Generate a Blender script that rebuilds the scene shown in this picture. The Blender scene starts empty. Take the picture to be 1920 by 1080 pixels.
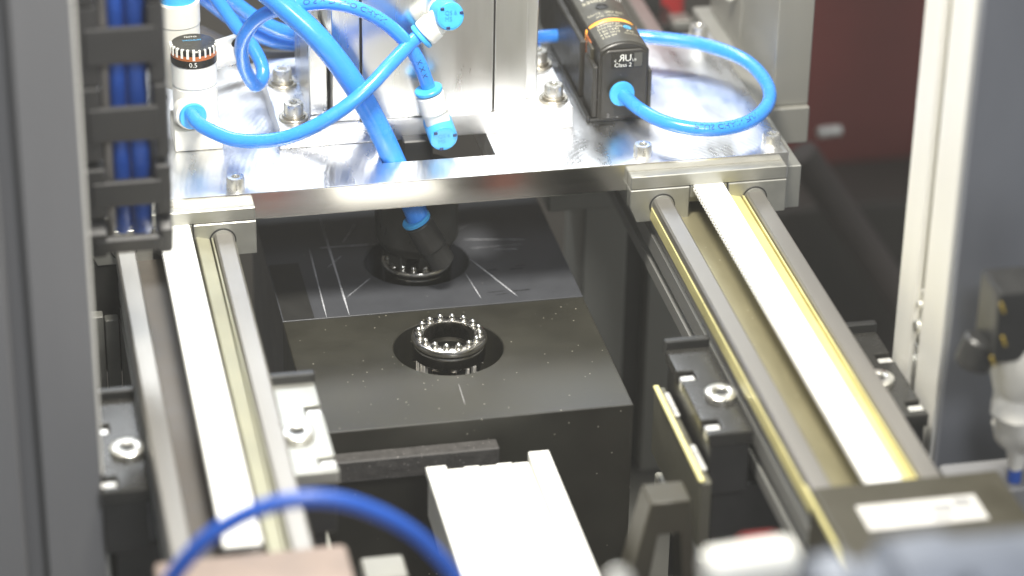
import bpy, bmesh, math, random
from mathutils import Vector, Matrix
random.seed(7)
S = 0.001                                  # every number below is in millimetres
scene = bpy.context.scene
COL = scene.collection

# ------------------------------------------------------------------ camera
cd = bpy.data.cameras.new("camera"); cam = bpy.data.objects.new("camera", cd); COL.objects.link(cam)
cd.sensor_width = 36.0; cd.lens = 99.3; cd.clip_start = 0.05; cd.clip_end = 20
rx, ry, rz = (math.radians(a) for a in (28.727, 1.109, 12.204))
Rw = (Matrix.Rotation(ry, 3, 'Z') @ Matrix.Rotation(rx, 3, 'X')
      @ Matrix(((1, 0, 0), (0, 0, -1), (0, 1, 0))) @ Matrix.Rotation(rz, 3, 'Z'))
CAM = Vector((-226.49, -1051.66, 533.95))
mw = Matrix((Rw[0], -Rw[1], -Rw[2])).transposed().to_4x4(); mw.translation = CAM * S
cam.matrix_world = mw
cd.dof.use_dof = True; cd.dof.focus_distance = 1.195; cd.dof.aperture_fstop = 4.6; cd.dof.aperture_blades = 7
scene.camera = cam

# ------------------------------------------------------------------ light
w = bpy.data.worlds.new("World"); scene.world = w; w.use_nodes = True
w.node_tree.nodes["Background"].inputs[0].default_value = (0.93, 0.96, 1.0, 1)
w.node_tree.nodes["Background"].inputs[1].default_value = 0.24
def lamp(name, loc, target, size, watt, col, size_y=None):
    ld = bpy.data.lights.new(name, 'AREA'); ld.energy = watt; ld.color = col
    ld.shape = 'RECTANGLE' if size_y else 'DISK'; ld.size = size * S
    if size_y: ld.size_y = size_y * S
    o = bpy.data.objects.new(name, ld); COL.objects.link(o); o.location = Vector(loc) * S
    o.rotation_euler = (Vector(target) - Vector(loc)).to_track_quat('-Z', 'Y').to_euler()
    return o
lamp("hall_lamp", (-60, -190, 550), (-40, -40, -20), 150, 6.0, (1.0, 0.955, 0.86))
lamp("rear_fill", (-40, 520, 470), (-30, 40, 0), 520, 2.5, (0.90, 0.95, 1.0), 120)  # added rear fill, out of view, to whiten the plate top
lamp("aisle_lamp", (60, -950, 760), (-30, 0, -40), 260, 4.4, (0.97, 0.98, 1.0))
vs = scene.view_settings; vs.view_transform = 'Standard'; vs.look = 'None'; vs.exposure = 0.36; vs.gamma = 1.0
vs.use_curve_mapping = False
scene.render.engine = 'CYCLES'
scene.cycles.use_denoising = True; scene.cycles.max_bounces = 8

# ------------------------------------------------------------------ materials
def mat(name, col, metal=0.0, rough=0.5, var=0.12, vscale=120, rvar=0.08, bump=0.0, bscale=600, stretch=(1, 1, 1),
        coat=0.0, spec=0.5, specks=None, speck_col=(0.5, 0.5, 0.45), speck_scale=260, emit=0.0, sss=0.0, trans=0.0, aniso=0.0):
    m = bpy.data.materials.new(name); m.use_nodes = True; nt = m.node_tree; N = nt.nodes; L = nt.links
    b = N["Principled BSDF"]
    tc = N.new("ShaderNodeTexCoord"); mp = N.new("ShaderNodeMapping"); mp.inputs["Scale"].default_value = stretch
    L.new(tc.outputs["Object"], mp.inputs["Vector"])
    n1 = N.new("ShaderNodeTexNoise"); n1.inputs["Scale"].default_value = vscale; n1.inputs["Detail"].default_value = 6
    n1.inputs["Roughness"].default_value = 0.6
    L.new(mp.outputs[0], n1.inputs["Vector"])
    rp = N.new("ShaderNodeValToRGB"); e = rp.color_ramp.elements
    e[0].position = 0.3; e[1].position = 0.7
    e[0].color = (*[c * (1 - var) for c in col], 1); e[1].color = (*[min(1, c * (1 + var)) for c in col], 1)
    L.new(n1.outputs["Fac"], rp.inputs["Fac"])
    colout = rp.outputs["Color"]
    mr = N.new("ShaderNodeMapRange"); mr.inputs["From Min"].default_value = 0.3; mr.inputs["From Max"].default_value = 0.7
    mr.inputs["To Min"].default_value = max(0.02, rough - rvar); mr.inputs["To Max"].default_value = min(1, rough + rvar)
    L.new(n1.outputs["Fac"], mr.inputs["Value"]); L.new(mr.outputs[0], b.inputs["Roughness"])
    if specks:
        v = N.new("ShaderNodeTexVoronoi"); v.inputs["Scale"].default_value = speck_scale
        L.new(tc.outputs["Object"], v.inputs["Vector"])
        r2 = N.new("ShaderNodeMapRange"); r2.inputs["From Min"].default_value = specks * 0.6; r2.inputs["From Max"].default_value = specks
        r2.inputs["To Min"].default_value = 1; r2.inputs["To Max"].default_value = 0
        L.new(v.outputs["Distance"], r2.inputs["Value"])
        w2 = N.new("ShaderNodeMath"); w2.operation = 'GREATER_THAN'; w2.inputs[1].default_value = 0.72
        sx = N.new("ShaderNodeSeparateColor"); L.new(v.outputs["Color"], sx.inputs[0]); L.new(sx.outputs[0], w2.inputs[0])
        mu = N.new("ShaderNodeMath"); mu.operation = 'MULTIPLY'; L.new(r2.outputs[0], mu.inputs[0]); L.new(w2.outputs[0], mu.inputs[1])
        mx = N.new("ShaderNodeMix"); mx.data_type = 'RGBA'
        L.new(mu.outputs[0], mx.inputs[0]); L.new(colout, mx.inputs[6]); mx.inputs[7].default_value = (*speck_col, 1)
        colout = mx.outputs[2]
    L.new(colout, b.inputs["Base Color"])
    if bump:
        n2 = N.new("ShaderNodeTexNoise"); n2.inputs["Scale"].default_value = bscale; n2.inputs["Detail"].default_value = 3
        L.new(mp.outputs[0], n2.inputs["Vector"])
        bp = N.new("ShaderNodeBump"); bp.inputs["Strength"].default_value = bump; bp.inputs["Distance"].default_value = 0.0004
        L.new(n2.outputs["Fac"], bp.inputs["Height"]); L.new(bp.outputs[0], b.inputs["Normal"])
    b.inputs["Metallic"].default_value = metal
    b.inputs["Specular IOR Level"].default_value = spec
    b.inputs["Coat Weight"].default_value = coat; b.inputs["Coat Roughness"].default_value = 0.12
    b.inputs["Anisotropic"].default_value = aniso
    if sss: b.inputs["Subsurface Weight"].default_value = sss; b.inputs["Subsurface Scale"].default_value = 0.002; b.inputs["Subsurface Radius"].default_value = (0.4, 0.7, 1)
    if trans: b.inputs["Transmission Weight"].default_value = trans
    if emit: b.inputs["Emission Color"].default_value = (*col, 1); b.inputs["Emission Strength"].default_value = emit
    return m

def plate_mat(name, col, rough):
    """milled aluminium: cutter swirls and tone and gloss patches standing in for uneven reflections"""
    m = mat(name, col, 1.0, rough, var=0.2, vscale=30, rvar=0.2, bump=0.02, bscale=160, stretch=(1, 0.35, 1))  # uneven tone stands in for patchy reflections on the metal
    nt = m.node_tree; N = nt.nodes; L = nt.links; b = N["Principled BSDF"]
    tc = N.new("ShaderNodeTexCoord"); mp = N.new("ShaderNodeMapping"); mp.inputs["Location"].default_value = (-0.09, 0.08, 0)
    L.new(tc.outputs["Object"], mp.inputs["Vector"])
    wv = N.new("ShaderNodeTexWave"); wv.wave_type = 'RINGS'; wv.rings_direction = 'Z'; wv.inputs["Scale"].default_value = 130
    wv.inputs["Distortion"].default_value = 2.5; wv.inputs["Detail"].default_value = 3; wv.inputs["Detail Scale"].default_value = 2
    L.new(mp.outputs[0], wv.inputs["Vector"])
    bp = N.new("ShaderNodeBump"); bp.inputs["Strength"].default_value = 0.13; bp.inputs["Distance"].default_value = 0.0002
    L.new(wv.outputs["Fac"], bp.inputs["Height"])
    old = b.inputs["Normal"].links[0].from_node; L.new(old.outputs[0], bp.inputs["Normal"]); L.new(bp.outputs[0], b.inputs["Normal"])
    return m

MT = {}
MT['plate'] = plate_mat('milled_aluminium', (0.86, 0.86, 0.85), 0.34)
MT['plate_edge'] = mat('sawn_edge', (0.86, 0.84, 0.80), 1.0, 0.17, var=0.08, vscale=40, rvar=0.03, stretch=(.25, 1, 3))
MT['alu'] = mat('satin_aluminium', (0.78, 0.78, 0.76), 1.0, 0.30, var=0.06, vscale=60, stretch=(1, 1, 0.15), rvar=0.08, bump=0.04, bscale=700)
MT['carriage'] = mat('grey_anodised', (0.42, 0.42, 0.385), 0.75, 0.42, var=0.06, vscale=90, bump=0.03)
MT['extrusion'] = mat('anodised_extrusion', (0.40, 0.40, 0.38), 0.6, 0.45, var=0.05, vscale=40, stretch=(1, 0.05, 1))
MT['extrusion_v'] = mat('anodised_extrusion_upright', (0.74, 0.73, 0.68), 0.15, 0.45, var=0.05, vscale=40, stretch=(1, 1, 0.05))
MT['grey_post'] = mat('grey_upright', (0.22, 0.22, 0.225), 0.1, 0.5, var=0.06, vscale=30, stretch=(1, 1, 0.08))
MT['rod'] = mat('ground_steel_rod', (0.31, 0.295, 0.27), 0.75, 0.44, var=0.04, vscale=60, stretch=(1, 0.05, 1))
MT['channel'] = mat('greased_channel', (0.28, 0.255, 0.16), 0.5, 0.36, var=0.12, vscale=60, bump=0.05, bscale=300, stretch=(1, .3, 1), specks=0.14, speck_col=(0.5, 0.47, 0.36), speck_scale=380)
MT['yellow_edge'] = mat('yellow_reflection', (0.76, 0.69, 0.32), 0.3, 0.35, var=0.06, vscale=60)  # yellow put into the colour for warm light reflected along edges
MT['rear_grey'] = mat('rear_column_grey', (0.30, 0.295, 0.265), 0.4, 0.45, var=0.05, vscale=40, stretch=(1, 1, 0.1))
MT['channel_shade'] = mat('shaded_channel', (0.085, 0.074, 0.062), 0.3, 0.45, var=0.15, vscale=80)  # left rail's channel, darkened in colour for the belt's shadow
MT['lip_pale'] = mat('pale_reflection', (0.36, 0.35, 0.25), 0.4, 0.4, var=0.06, vscale=60)  # left rail's lips, paler, with the reflected light in the colour
MT['belt'] = mat('white_belt', (0.86, 0.86, 0.82), 0, 0.5, var=0.03, vscale=60)
MT['steel'] = mat('zinc_steel', (0.80, 0.79, 0.74), 0.9, 0.30, var=0.08, vscale=300, bump=0.03)
MT['nut'] = mat('bright_nut', (0.80, 0.79, 0.75), 0.5, 0.3, var=0.05, vscale=200)
MT['dark_hole'] = mat('dark_recess', (0.03, 0.03, 0.03), 0.2, 0.5)
MT['washer'] = mat('dull_washer', (0.52, 0.49, 0.42), 1.0, 0.35, var=0.12, vscale=400)
MT['pom_front'] = mat('black_plastic_dusty', (0.026, 0.025, 0.019), 0, 0.40, var=0.3, vscale=30, rvar=0.06, specks=0.115, speck_col=(0.40, 0.38, 0.31), speck_scale=330, bump=0.02, bscale=1500)
MT['pom_rear'] = mat('black_plastic_polished', (0.056, 0.059, 0.067), 0, 0.33, var=0.14, vscale=50, rvar=0.04, bump=0.03, bscale=900, specks=0.06, speck_col=(0.2, 0.2, 0.2), speck_scale=150)
MT['scribe'] = mat('pale_scratch', (0.44, 0.45, 0.48), 0, 0.7, var=0.5, vscale=900)
MT['dark_scuff'] = mat('dark_scuff', (0.008, 0.008, 0.01), 0, 0.5)
MT['black'] = mat('black_anodised', (0.036, 0.036, 0.035), 0.3, 0.36, var=0.15, vscale=80, bump=0.02)
MT['black_gloss'] = mat('black_gloss', (0.034, 0.033, 0.030), 0.2, 0.26, var=0.15, vscale=80)
MT['gripper'] = mat('black_gripper', (0.075, 0.073, 0.065), 0.4, 0.32, var=0.2, vscale=50, stretch=(1, 1, 0.2))
MT['bar_grainy'] = mat('grainy_black_bar', (0.055, 0.052, 0.050), 0, 0.6, var=0.3, vscale=300, bump=0.5, bscale=900, specks=0.2, speck_col=(0.3, 0.28, 0.27), speck_scale=700)
MT['chrome_dark'] = mat('dark_chrome', (0.55, 0.53, 0.49), 1.0, 0.20, var=0.1, vscale=150)
MT['prong'] = mat('bright_prong', (0.72, 0.69, 0.62), 0.3, 0.25, var=0.15, vscale=300)
MT['chrome'] = mat('ball_chrome', (0.88, 0.87, 0.83), 1.0, 0.08, var=0.03)
MT['tube'] = mat('blue_tube', (0.045, 0.30, 0.95), 0, 0.25, var=0.05, vscale=80, coat=0.4, sss=0.25)
MT['tube_dark'] = mat('dark_blue_hose', (0.015, 0.085, 0.42), 0, 0.4, var=0.08, vscale=60)
MT['collar'] = mat('light_blue_collar', (0.06, 0.42, 0.86), 0, 0.35, var=0.05, vscale=200)
MT['white'] = mat('white_plastic', (0.80, 0.80, 0.75), 0, 0.38, var=0.03, vscale=100, sss=0.1)
MT['cream'] = mat('cream_plastic', (0.72, 0.71, 0.64), 0, 0.38, var=0.04, vscale=80)
MT['sensor'] = mat('sensor_black_plastic', (0.030, 0.028, 0.024), 0, 0.42, var=0.15, vscale=200, bump=0.06, bscale=2500, specks=0.08, speck_col=(0.35, 0.35, 0.35), speck_scale=220)
MT['sensor_top'] = mat('sensor_label_film', (0.075, 0.073, 0.062), 0, 0.35, var=0.1, vscale=120)
MT['panel_gloss'] = mat('sensor_front_label', (0.016, 0.015, 0.012), 0, 0.25)
MT['ink_white'] = mat('white_print', (0.80, 0.80, 0.74), 0, 0.5, var=0.05)
MT['ink_cream'] = mat('cream_print', (0.70, 0.66, 0.50), 0, 0.5, var=0.05)
MT['ink_blue'] = mat('blue_print', (0.08, 0.45, 0.80), 0, 0.5)
MT['ink_dark'] = mat('navy_print', (0.012, 0.035, 0.13), 0, 0.5)
MT['ink_grey'] = mat('grey_print', (0.30, 0.30, 0.30), 0, 0.5)
MT['orange'] = mat('orange_status_ring', (1.0, 0.42, 0.06), 0, 0.3, var=0.1, vscale=90, emit=0.55)
MT['amber'] = mat('amber_window', (0.42, 0.13, 0.04), 0, 0.25, var=0.2, vscale=300)
MT['chain'] = mat('chain_plastic', (0.024, 0.024, 0.025), 0, 0.5, var=0.1, vscale=80)
MT['cable_grey'] = mat('grey_cable', (0.16, 0.15, 0.14), 0, 0.45)
MT['pink'] = mat('dusty_pink_cover', (0.25, 0.195, 0.165), 0, 0.6, var=0.14, vscale=50)
MT['olive'] = mat('olive_end_cover', (0.050, 0.045, 0.030), 0.1, 0.42, var=0.1, vscale=50)
MT['slate'] = mat('slate_motor', (0.17, 0.19, 0.23), 0.2, 0.45, var=0.12, vscale=40)
MT['slate_shade'] = mat('post_front_shade', (0.20, 0.21, 0.235), 0.3, 0.4, var=0.1, vscale=20, stretch=(1, 1, .3))  # shade of the post's front side put into the colour
MT['label'] = mat('printed_label', (0.52, 0.51, 0.48), 0, 0.5, var=0.08, vscale=140)
MT['red'] = mat('red_paint', (0.36, 0.02, 0.02), 0, 0.45, var=0.12, vscale=30)
MT['dark_red'] = mat('dark_red_panel', (0.16, 0.028, 0.025), 0, 0.5, var=0.25, vscale=5)
MT['bed'] = mat('dark_machine_bed', (0.10, 0.10, 0.09), 0, 0.55, var=0.15, vscale=20)
MT['backdrop'] = mat('dark_backdrop', (0.13, 0.12, 0.105), 0, 0.7, var=0.2, vscale=4)
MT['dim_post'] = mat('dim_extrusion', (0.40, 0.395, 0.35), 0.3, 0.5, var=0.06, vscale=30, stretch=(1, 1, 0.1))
MT['slat'] = mat('dim_slat', (0.16, 0.16, 0.145), 0.1, 0.5)
MT['strut'] = mat('dull_strut', (0.07, 0.058, 0.052), 0.1, 0.6)
MT['filler'] = mat('filler_black', (0.030, 0.026, 0.022), 0, 0.5, var=0.2, vscale=8)
MT['bracket'] = mat('olive_bracket', (0.13, 0.125, 0.095), 0.3, 0.4, var=0.15, vscale=60)
MT['yellow'] = mat('yellow_mark', (0.34, 0.24, 0.03), 0, 0.5)
MT['fabric'] = mat('white_bellows', (0.70, 0.68, 0.62), 0, 0.7, var=0.1, vscale=90)
MT['clear'] = mat('orange_red_paint', (0.85, 0.16, 0.06), 0, 0.5)

# ------------------------------------------------------------------ mesh helpers
class MB:
    def __init__(s): s.bm = bmesh.new()
    def box(s, x0, x1, y0, y1, z0, z1, bev=0.4, seg=1, rot=None, about=None):
        r = bmesh.ops.create_cube(s.bm, size=1.0); vs_ = r['verts']
        for v in vs_:
            v.co = Vector(((x0 + x1) / 2 + v.co.x * (x1 - x0), (y0 + y1) / 2 + v.co.y * (y1 - y0), (z0 + z1) / 2 + v.co.z * (z1 - z0)))
        if rot is not None:
            c = Vector(about) if about else Vector(((x0 + x1) / 2, (y0 + y1) / 2, (z0 + z1) / 2))
            for v in vs_: v.co = c + rot @ (v.co - c)
        if bev:
            ed = {e for v in vs_ for e in v.link_edges}
            bmesh.ops.bevel(s.bm, geom=list(ed), offset=min(bev, 0.45 * min(x1 - x0, y1 - y0, z1 - z0)), segments=seg, affect='EDGES', profile=0.5)
        return s
    def lathe(s, p, axis, prof, n=32, rfun=None, cap=True):
        p = Vector(p); q = Vector((0, 0, 1)).rotation_difference(Vector(axis).normalized())
        rings = []
        for k, (r, h) in enumerate(prof):
            ring = []
            for i in range(n):
                a = 2 * math.pi * i / n; rr = rfun(k, a, r) if rfun else r
                ring.append(s.bm.verts.new(p + q @ Vector((rr * math.cos(a), rr * math.sin(a), h))))
            rings.append(ring)
        for a, b in zip(rings, rings[1:]):
            for i in range(n):
                j = (i + 1) % n
                s.bm.faces.new((a[i], a[j], b[j], b[i]))
        if cap:
            s.bm.faces.new(list(reversed(rings[0]))); s.bm.faces.new(rings[-1])
        return s
    def cyl(s, p, axis, r, h, n=32, bev=0.4):
        b = min(bev, r * 0.4, h * 0.4)
        return s.lathe(p, axis, [(r - b, 0), (r, b), (r, h - b), (r - b, h)], n)
    def prism(s, poly, ax, a0, a1, bev=0):
        def P(u, v, t): return {'y': Vector((u, t, v)), 'x': Vector((t, u, v)), 'z': Vector((u, v, t))}[ax]
        A = [s.bm.verts.new(P(u, v, a0)) for u, v in poly]; B = [s.bm.verts.new(P(u, v, a1)) for u, v in poly]
        n = len(poly); new = [s.bm.faces.new(A), s.bm.faces.new(list(reversed(B)))]
        for i in range(n): new.append(s.bm.faces.new((A[i], B[i], B[(i + 1) % n], A[(i + 1) % n])))
        bmesh.ops.recalc_face_normals(s.bm, faces=new)
        if bev:
            bmesh.ops.bevel(s.bm, geom=list({e for f in new for e in f.edges}), offset=bev, segments=1, affect='EDGES', profile=0.5)
        return s
    def sphere(s, c, r, u=16, v=10):
        bmesh.ops.create_uvsphere(s.bm, u_segments=u, v_segments=v, radius=r, matrix=Matrix.Translation(Vector(c))); return s
    def slab(s, xs, ys, z0, z1, missing=(), bev=0.5):
        V = {}
        def v(i, j, k):
            if (i, j, k) not in V: V[(i, j, k)] = s.bm.verts.new((xs[i], ys[j], (z0, z1)[k]))
            return V[(i, j, k)]
        nx, ny = len(xs) - 1, len(ys) - 1; new = []
        full = lambda i, j: 0 <= i < nx and 0 <= j < ny and (i, j) not in missing
        for i in range(nx):
            for j in range(ny):
                if not full(i, j): continue
                new.append(s.bm.faces.new((v(i, j, 1), v(i + 1, j, 1), v(i + 1, j + 1, 1), v(i, j + 1, 1))))
                new.append(s.bm.faces.new((v(i, j, 0), v(i, j + 1, 0), v(i + 1, j + 1, 0), v(i + 1, j, 0))))
                for di, dj, a, b in ((-1, 0, (i, j + 1), (i, j)), (1, 0, (i + 1, j), (i + 1, j + 1)), (0, -1, (i, j), (i + 1, j)), (0, 1, (i + 1, j + 1), (i, j + 1))):
                    if not full(i + di, j + dj):
                        new.append(s.bm.faces.new((v(*a, 0), v(*b, 0), v(*b, 1), v(*a, 1))))
        if bev:
            s.bm.normal_update()
            ed = [e for e in {e for f in new for e in f.edges} if len(e.link_faces) == 2 and e.calc_face_angle(0) > 0.5]
            bmesh.ops.bevel(s.bm, geom=ed, offset=bev, segments=2, affect='EDGES', profile=0.5)
        return s
    def holed(s, x0, x1, y0, y1, z0, z1, cx, cy, r, depth, n=72, bev=0.4):
        """block with one round blind hole in its top, chamfered top rims"""
        ang = sorted(set([2 * math.pi * i / n for i in range(n)] + [math.atan2(Y - cy, X - cx) % (2 * math.pi) for X in (x0 + bev, x1 - bev) for Y in (y0 + bev, y1 - bev)]))
        def rect(a, g):
            c, q = math.cos(a), math.sin(a); t = 1e9
            if c > 1e-9: t = min(t, (x1 - g - cx) / c)
            if c < -1e-9: t = min(t, (x0 + g - cx) / c)
            if q > 1e-9: t = min(t, (y1 - g - cy) / q)
            if q < -1e-9: t = min(t, (y0 + g - cy) / q)
            return cx + t * c, cy + t * q
        rings = []
        def ring(f, z): rings.append([s.bm.verts.new((*f(a), z)) for a in ang])
        circ = lambda rr: (lambda a: (cx + rr * math.cos(a), cy + rr * math.sin(a)))
        corner = lambda a: tuple(min(max(v, lo), hi) if abs(v - lo) > bev * 1.01 and abs(v - hi) > bev * 1.01 else (lo if abs(v - lo) <= bev * 1.01 else hi) for v, lo, hi in zip(rect(a, bev), (x0, y0), (x1, y1)))
        ring(corner, z0); ring(corner, z1 - bev); ring(lambda a: rect(a, bev), z1); ring(circ(r + 0.4), z1); ring(circ(r), z1 - 0.4); ring(circ(r), z1 - depth)
        m = len(ang)
        for A, B in zip(rings, rings[1:]):
            for i in range(m): s.bm.faces.new((A[i], A[(i + 1) % m], B[(i + 1) % m], B[i]))
        s.bm.faces.new(rings[-1]); s.bm.faces.new(list(reversed(rings[0])))
        return s

ORG = {}
def finish(me, smooth=35):
    for p in me.polygons: p.use_smooth = True
    me.set_sharp_from_angle(angle=math.radians(smooth))
def props(o, label, cat, group=None, kind=None):
    if label: o["label"] = label
    if cat: o["category"] = cat
    if group: o["group"] = group
    if kind: o["kind"] = kind
    return o
def thing(name, loc, label, cat, group=None):
    o = bpy.data.objects.new(name, None); COL.objects.link(o); o.location = Vector(loc) * S; o.empty_display_size = 0.01
    ORG[o.name] = Vector(loc); return props(o, label, cat, group)
def add(name, mb, m, parent=None, smooth=35, org=None):
    bm = mb.bm; o0 = ORG[parent.name] if parent else Vector(org or (0, 0, 0))
    for v in bm.verts: v.co = (v.co - o0) * S
    bmesh.ops.recalc_face_normals(bm, faces=bm.faces)
    me = bpy.data.meshes.new(name); bm.to_mesh(me); bm.free(); me.materials.append(MT[m]); finish(me, smooth)
    o = bpy.data.objects.new(name, me); COL.objects.link(o)
    if parent: o.parent = parent
    else: o.location = o0 * S
    ORG[o.name] = o0
    wn = o.modifiers.new('weighted_normals', 'WEIGHTED_NORMAL'); wn.keep_sharp = True; wn.weight = 80
    return o
def inst(name, src, loc, parent, rotz=0):
    """another piece that shares its mesh; loc is where the source's local origin goes"""
    o = bpy.data.objects.new(name, src if isinstance(src, bpy.types.Mesh) else src.data); COL.objects.link(o)
    o.parent = parent; o.location = (Vector(loc) - ORG[parent.name]) * S; o.rotation_euler = (0, 0, rotz)
    ORG[o.name] = Vector(loc); return o
def mesh_only(mb, m, smooth=35):
    for v in mb.bm.verts: v.co *= S
    bmesh.ops.recalc_face_normals(mb.bm, faces=mb.bm.faces)
    me = bpy.data.meshes.new(m); mb.bm.to_mesh(me); mb.bm.free(); me.materials.append(MT[m]); finish(me, smooth); return me
def structure(name, mb, m):
    o = add(name, mb, m); o["kind"] = "structure"; return o

def smooth_path(pts, step=2.0):
    P = [Vector(p) for p in pts]; P = [2 * P[0] - P[1]] + P + [2 * P[-1] - P[-2]]; out = []
    for i in range(1, len(P) - 2):
        a, b, c, d = P[i - 1:i + 3]; n = max(2, int((c - b).length / step))
        for k in range(n):
            t = k / n
            out.append(0.5 * ((2 * b) + (c - a) * t + (2 * a - 5 * b + 4 * c - d) * t * t + (3 * b - a - 3 * c + d) * t ** 3))
    out.append(P[-2]); return out
def tube_mesh(path, r, n=20):
    mb = MB(); T = [(path[min(i + 1, len(path) - 1)] - path[max(i - 1, 0)]).normalized() for i in range(len(path))]
    u = T[0].orthogonal().normalized(); rings = []
    for p, t in zip(path, T):
        u = (u - t * u.dot(t)).normalized(); v = t.cross(u)
        rings.append([mb.bm.verts.new(p + r * (u * math.cos(2 * math.pi * i / n) + v * math.sin(2 * math.pi * i / n))) for i in range(n)])
    for a, b in zip(rings, rings[1:]):
        for i in range(n): mb.bm.faces.new((a[i], a[(i + 1) % n], b[(i + 1) % n], b[i]))
    mb.bm.faces.new(list(reversed(rings[0]))); mb.bm.faces.new(rings[-1])
    return mb
def text_poly(txt, size):
    cu = bpy.data.curves.new("t", 'FONT'); cu.body = txt; cu.size = size; cu.align_x = 'LEFT'; cu.resolution_u = 2
    ob = bpy.data.objects.new("t", cu); COL.objects.link(ob)
    dg = bpy.context.evaluated_depsgraph_get(); me = ob.evaluated_get(dg).to_mesh()
    V = [tuple(v.co[:2]) for v in me.vertices]; F = [tuple(p.vertices) for p in me.polygons]
    ob.evaluated_get(dg).to_mesh_clear(); bpy.data.objects.remove(ob); bpy.data.curves.remove(cu)
    return V, F
def lettering(name, txt, size, fn, m, parent, squeeze=1.0):
    V, F = text_poly(txt, size); mb = MB(); vs_ = [mb.bm.verts.new(fn(x * squeeze, y)) for x, y in V]
    for f in F:
        try: mb.bm.faces.new([vs_[i] for i in f])
        except ValueError: pass
    return add(name, mb, m, parent)
def on_tube(path, r, s0, flip=1, phi=0.0):
    """maps flat lettering onto a tube, on the side turned to the viewer"""
    L = [0.0]
    for a, b in zip(path, path[1:]): L.append(L[-1] + (b - a).length)
    def fn(x, y):
        d = s0 + flip * x; i = max(0, min(len(L) - 2, next((k for k in range(len(L)) if L[k] > d), len(L) - 1) - 1))
        t = (path[i + 1] - path[i]).normalized(); p = path[i] + t * (d - L[i])
        toward = (CAM - p); toward = (toward - t * toward.dot(t)).normalized(); side = toward.cross(t) * flip
        side = -side if flip > 0 else -side
        a = y / r + phi
        return p + (r + 0.06) * (toward * math.cos(a) + side * math.sin(a))
    return fn

# cap screw, head on z = 0: hexagon socket cut into the head
def cap_head(r, h, hexr, deep):
    mb = MB(); hx = lambda a: hexr / math.cos(((a + math.pi / 6) % (math.pi / 3)) - math.pi / 6)
    prof = [(r, 0), (r, h * 0.82), (r * 0.9, h), (hexr * 1.18, h), (hexr, h - 0.3), (hexr, h - deep)]
    mb.lathe((0, 0, 0), (0, 0, 1), prof, 36, rfun=lambda k, a, q: hx(a) if k >= 4 else q)
    return mb
SCREW = mesh_only(cap_head(4.25, 5.0, 1.7, 2.8), 'steel', 40)
SCREW_S = mesh_only(cap_head(3.9, 5.6, 1.6, 2.8), 'steel', 40)
BUTTON = mesh_only(cap_head(6.4, 2.6, 2.6, 1.6), 'steel', 40)
wm = MB(); wm.lathe((0, 0, 0), (0, 0, 1), [(2.7, 0), (6.2, 0), (6.4, .2), (6.4, 1.0), (6.2, 1.2), (2.7, 1.2)], 36); WASH = mesh_only(wm, 'washer')
wm = MB(); wm.lathe((0, 0, 0), (0, 0, 1), [(2.7, 0), (5.0, 0), (5.1, 1.3), (2.7, 1.3)], 36); SPRING = mesh_only(wm, 'washer')
def hexdisc(r, z):
    m = MB(); m.lathe((0, 0, z), (0, 0, 1), [(r, 0), (r, .4)], 6); return mesh_only(m, 'dark_hole')  # dark disc put in as the shade on the socket floor
HEX = {SCREW: hexdisc(1.85, 2.25), SCREW_S: hexdisc(1.75, 2.85), BUTTON: hexdisc(2.85, 1.05)}
def head(mesh, loc, parent, rot):
    b = inst('screw', mesh, loc, parent, rot); inst('socket_shade', HEX[mesh], loc, b); return b
def screw(x, y, z, parent, washer=True, mesh=None):
    if washer:
        b = head(SCREW, (x, y, z + 2.5), parent, random.random())
        inst('washer', WASH, (x, y, z), b); inst('lock_washer', SPRING, (x, y, z + 1.2), b)
    else:
        head(mesh or SCREW_S, (x, y, z), parent, random.random())

# ================================================================== the setting
structure('machine_bed', MB().box(-500, 215, -330, 200, -225, -215, 0), 'bed')
structure('hall_floor', MB().box(-900, 1200, -600, 900, -610, -600, 0), 'backdrop')
structure('backdrop', MB().box(-900, 1200, 900, 905, -599, 650, 0), 'backdrop')

# ================================================================== gantry plate
P = thing('mounting_plate', (-30, 65, 0), 'thick milled aluminium gantry plate with a rectangular opening, spanning both rails', 'plate')
add('plate_body', MB().slab([-182, -52.6, -3.5, 122.6], [0, 19, 70, 131], -12.7, 0, {(1, 1)}, 0.55), 'plate', P)
pb = bpy.data.objects['plate_body'].data; pb.materials.append(MT['plate_edge'])
for f in pb.polygons:
    if f.normal.y < -.9: f.material_index = 1
for x, y in ((-117, 5.5), (58.8, 7.0), (116.6, 8.0)): screw(x, y, 0, P, False)
b = head(SCREW, (114, 121, 3.2), P, .2); inst('spacer', mesh_only(MB().cyl((0, 0, -3.2), (0, 0, 1), 4.3, 3.2, 32, .2), 'washer'), (114, 121, 3.2), b)
for x0, y0, x1, y1 in ((88, 84, 104, 84.6),):                       # faint engraved mark on the plate
    add('engraving', MB().box(x0, x1, y0, y1, 0.02, 0.06, 0), 'dark_scuff', P)

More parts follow.
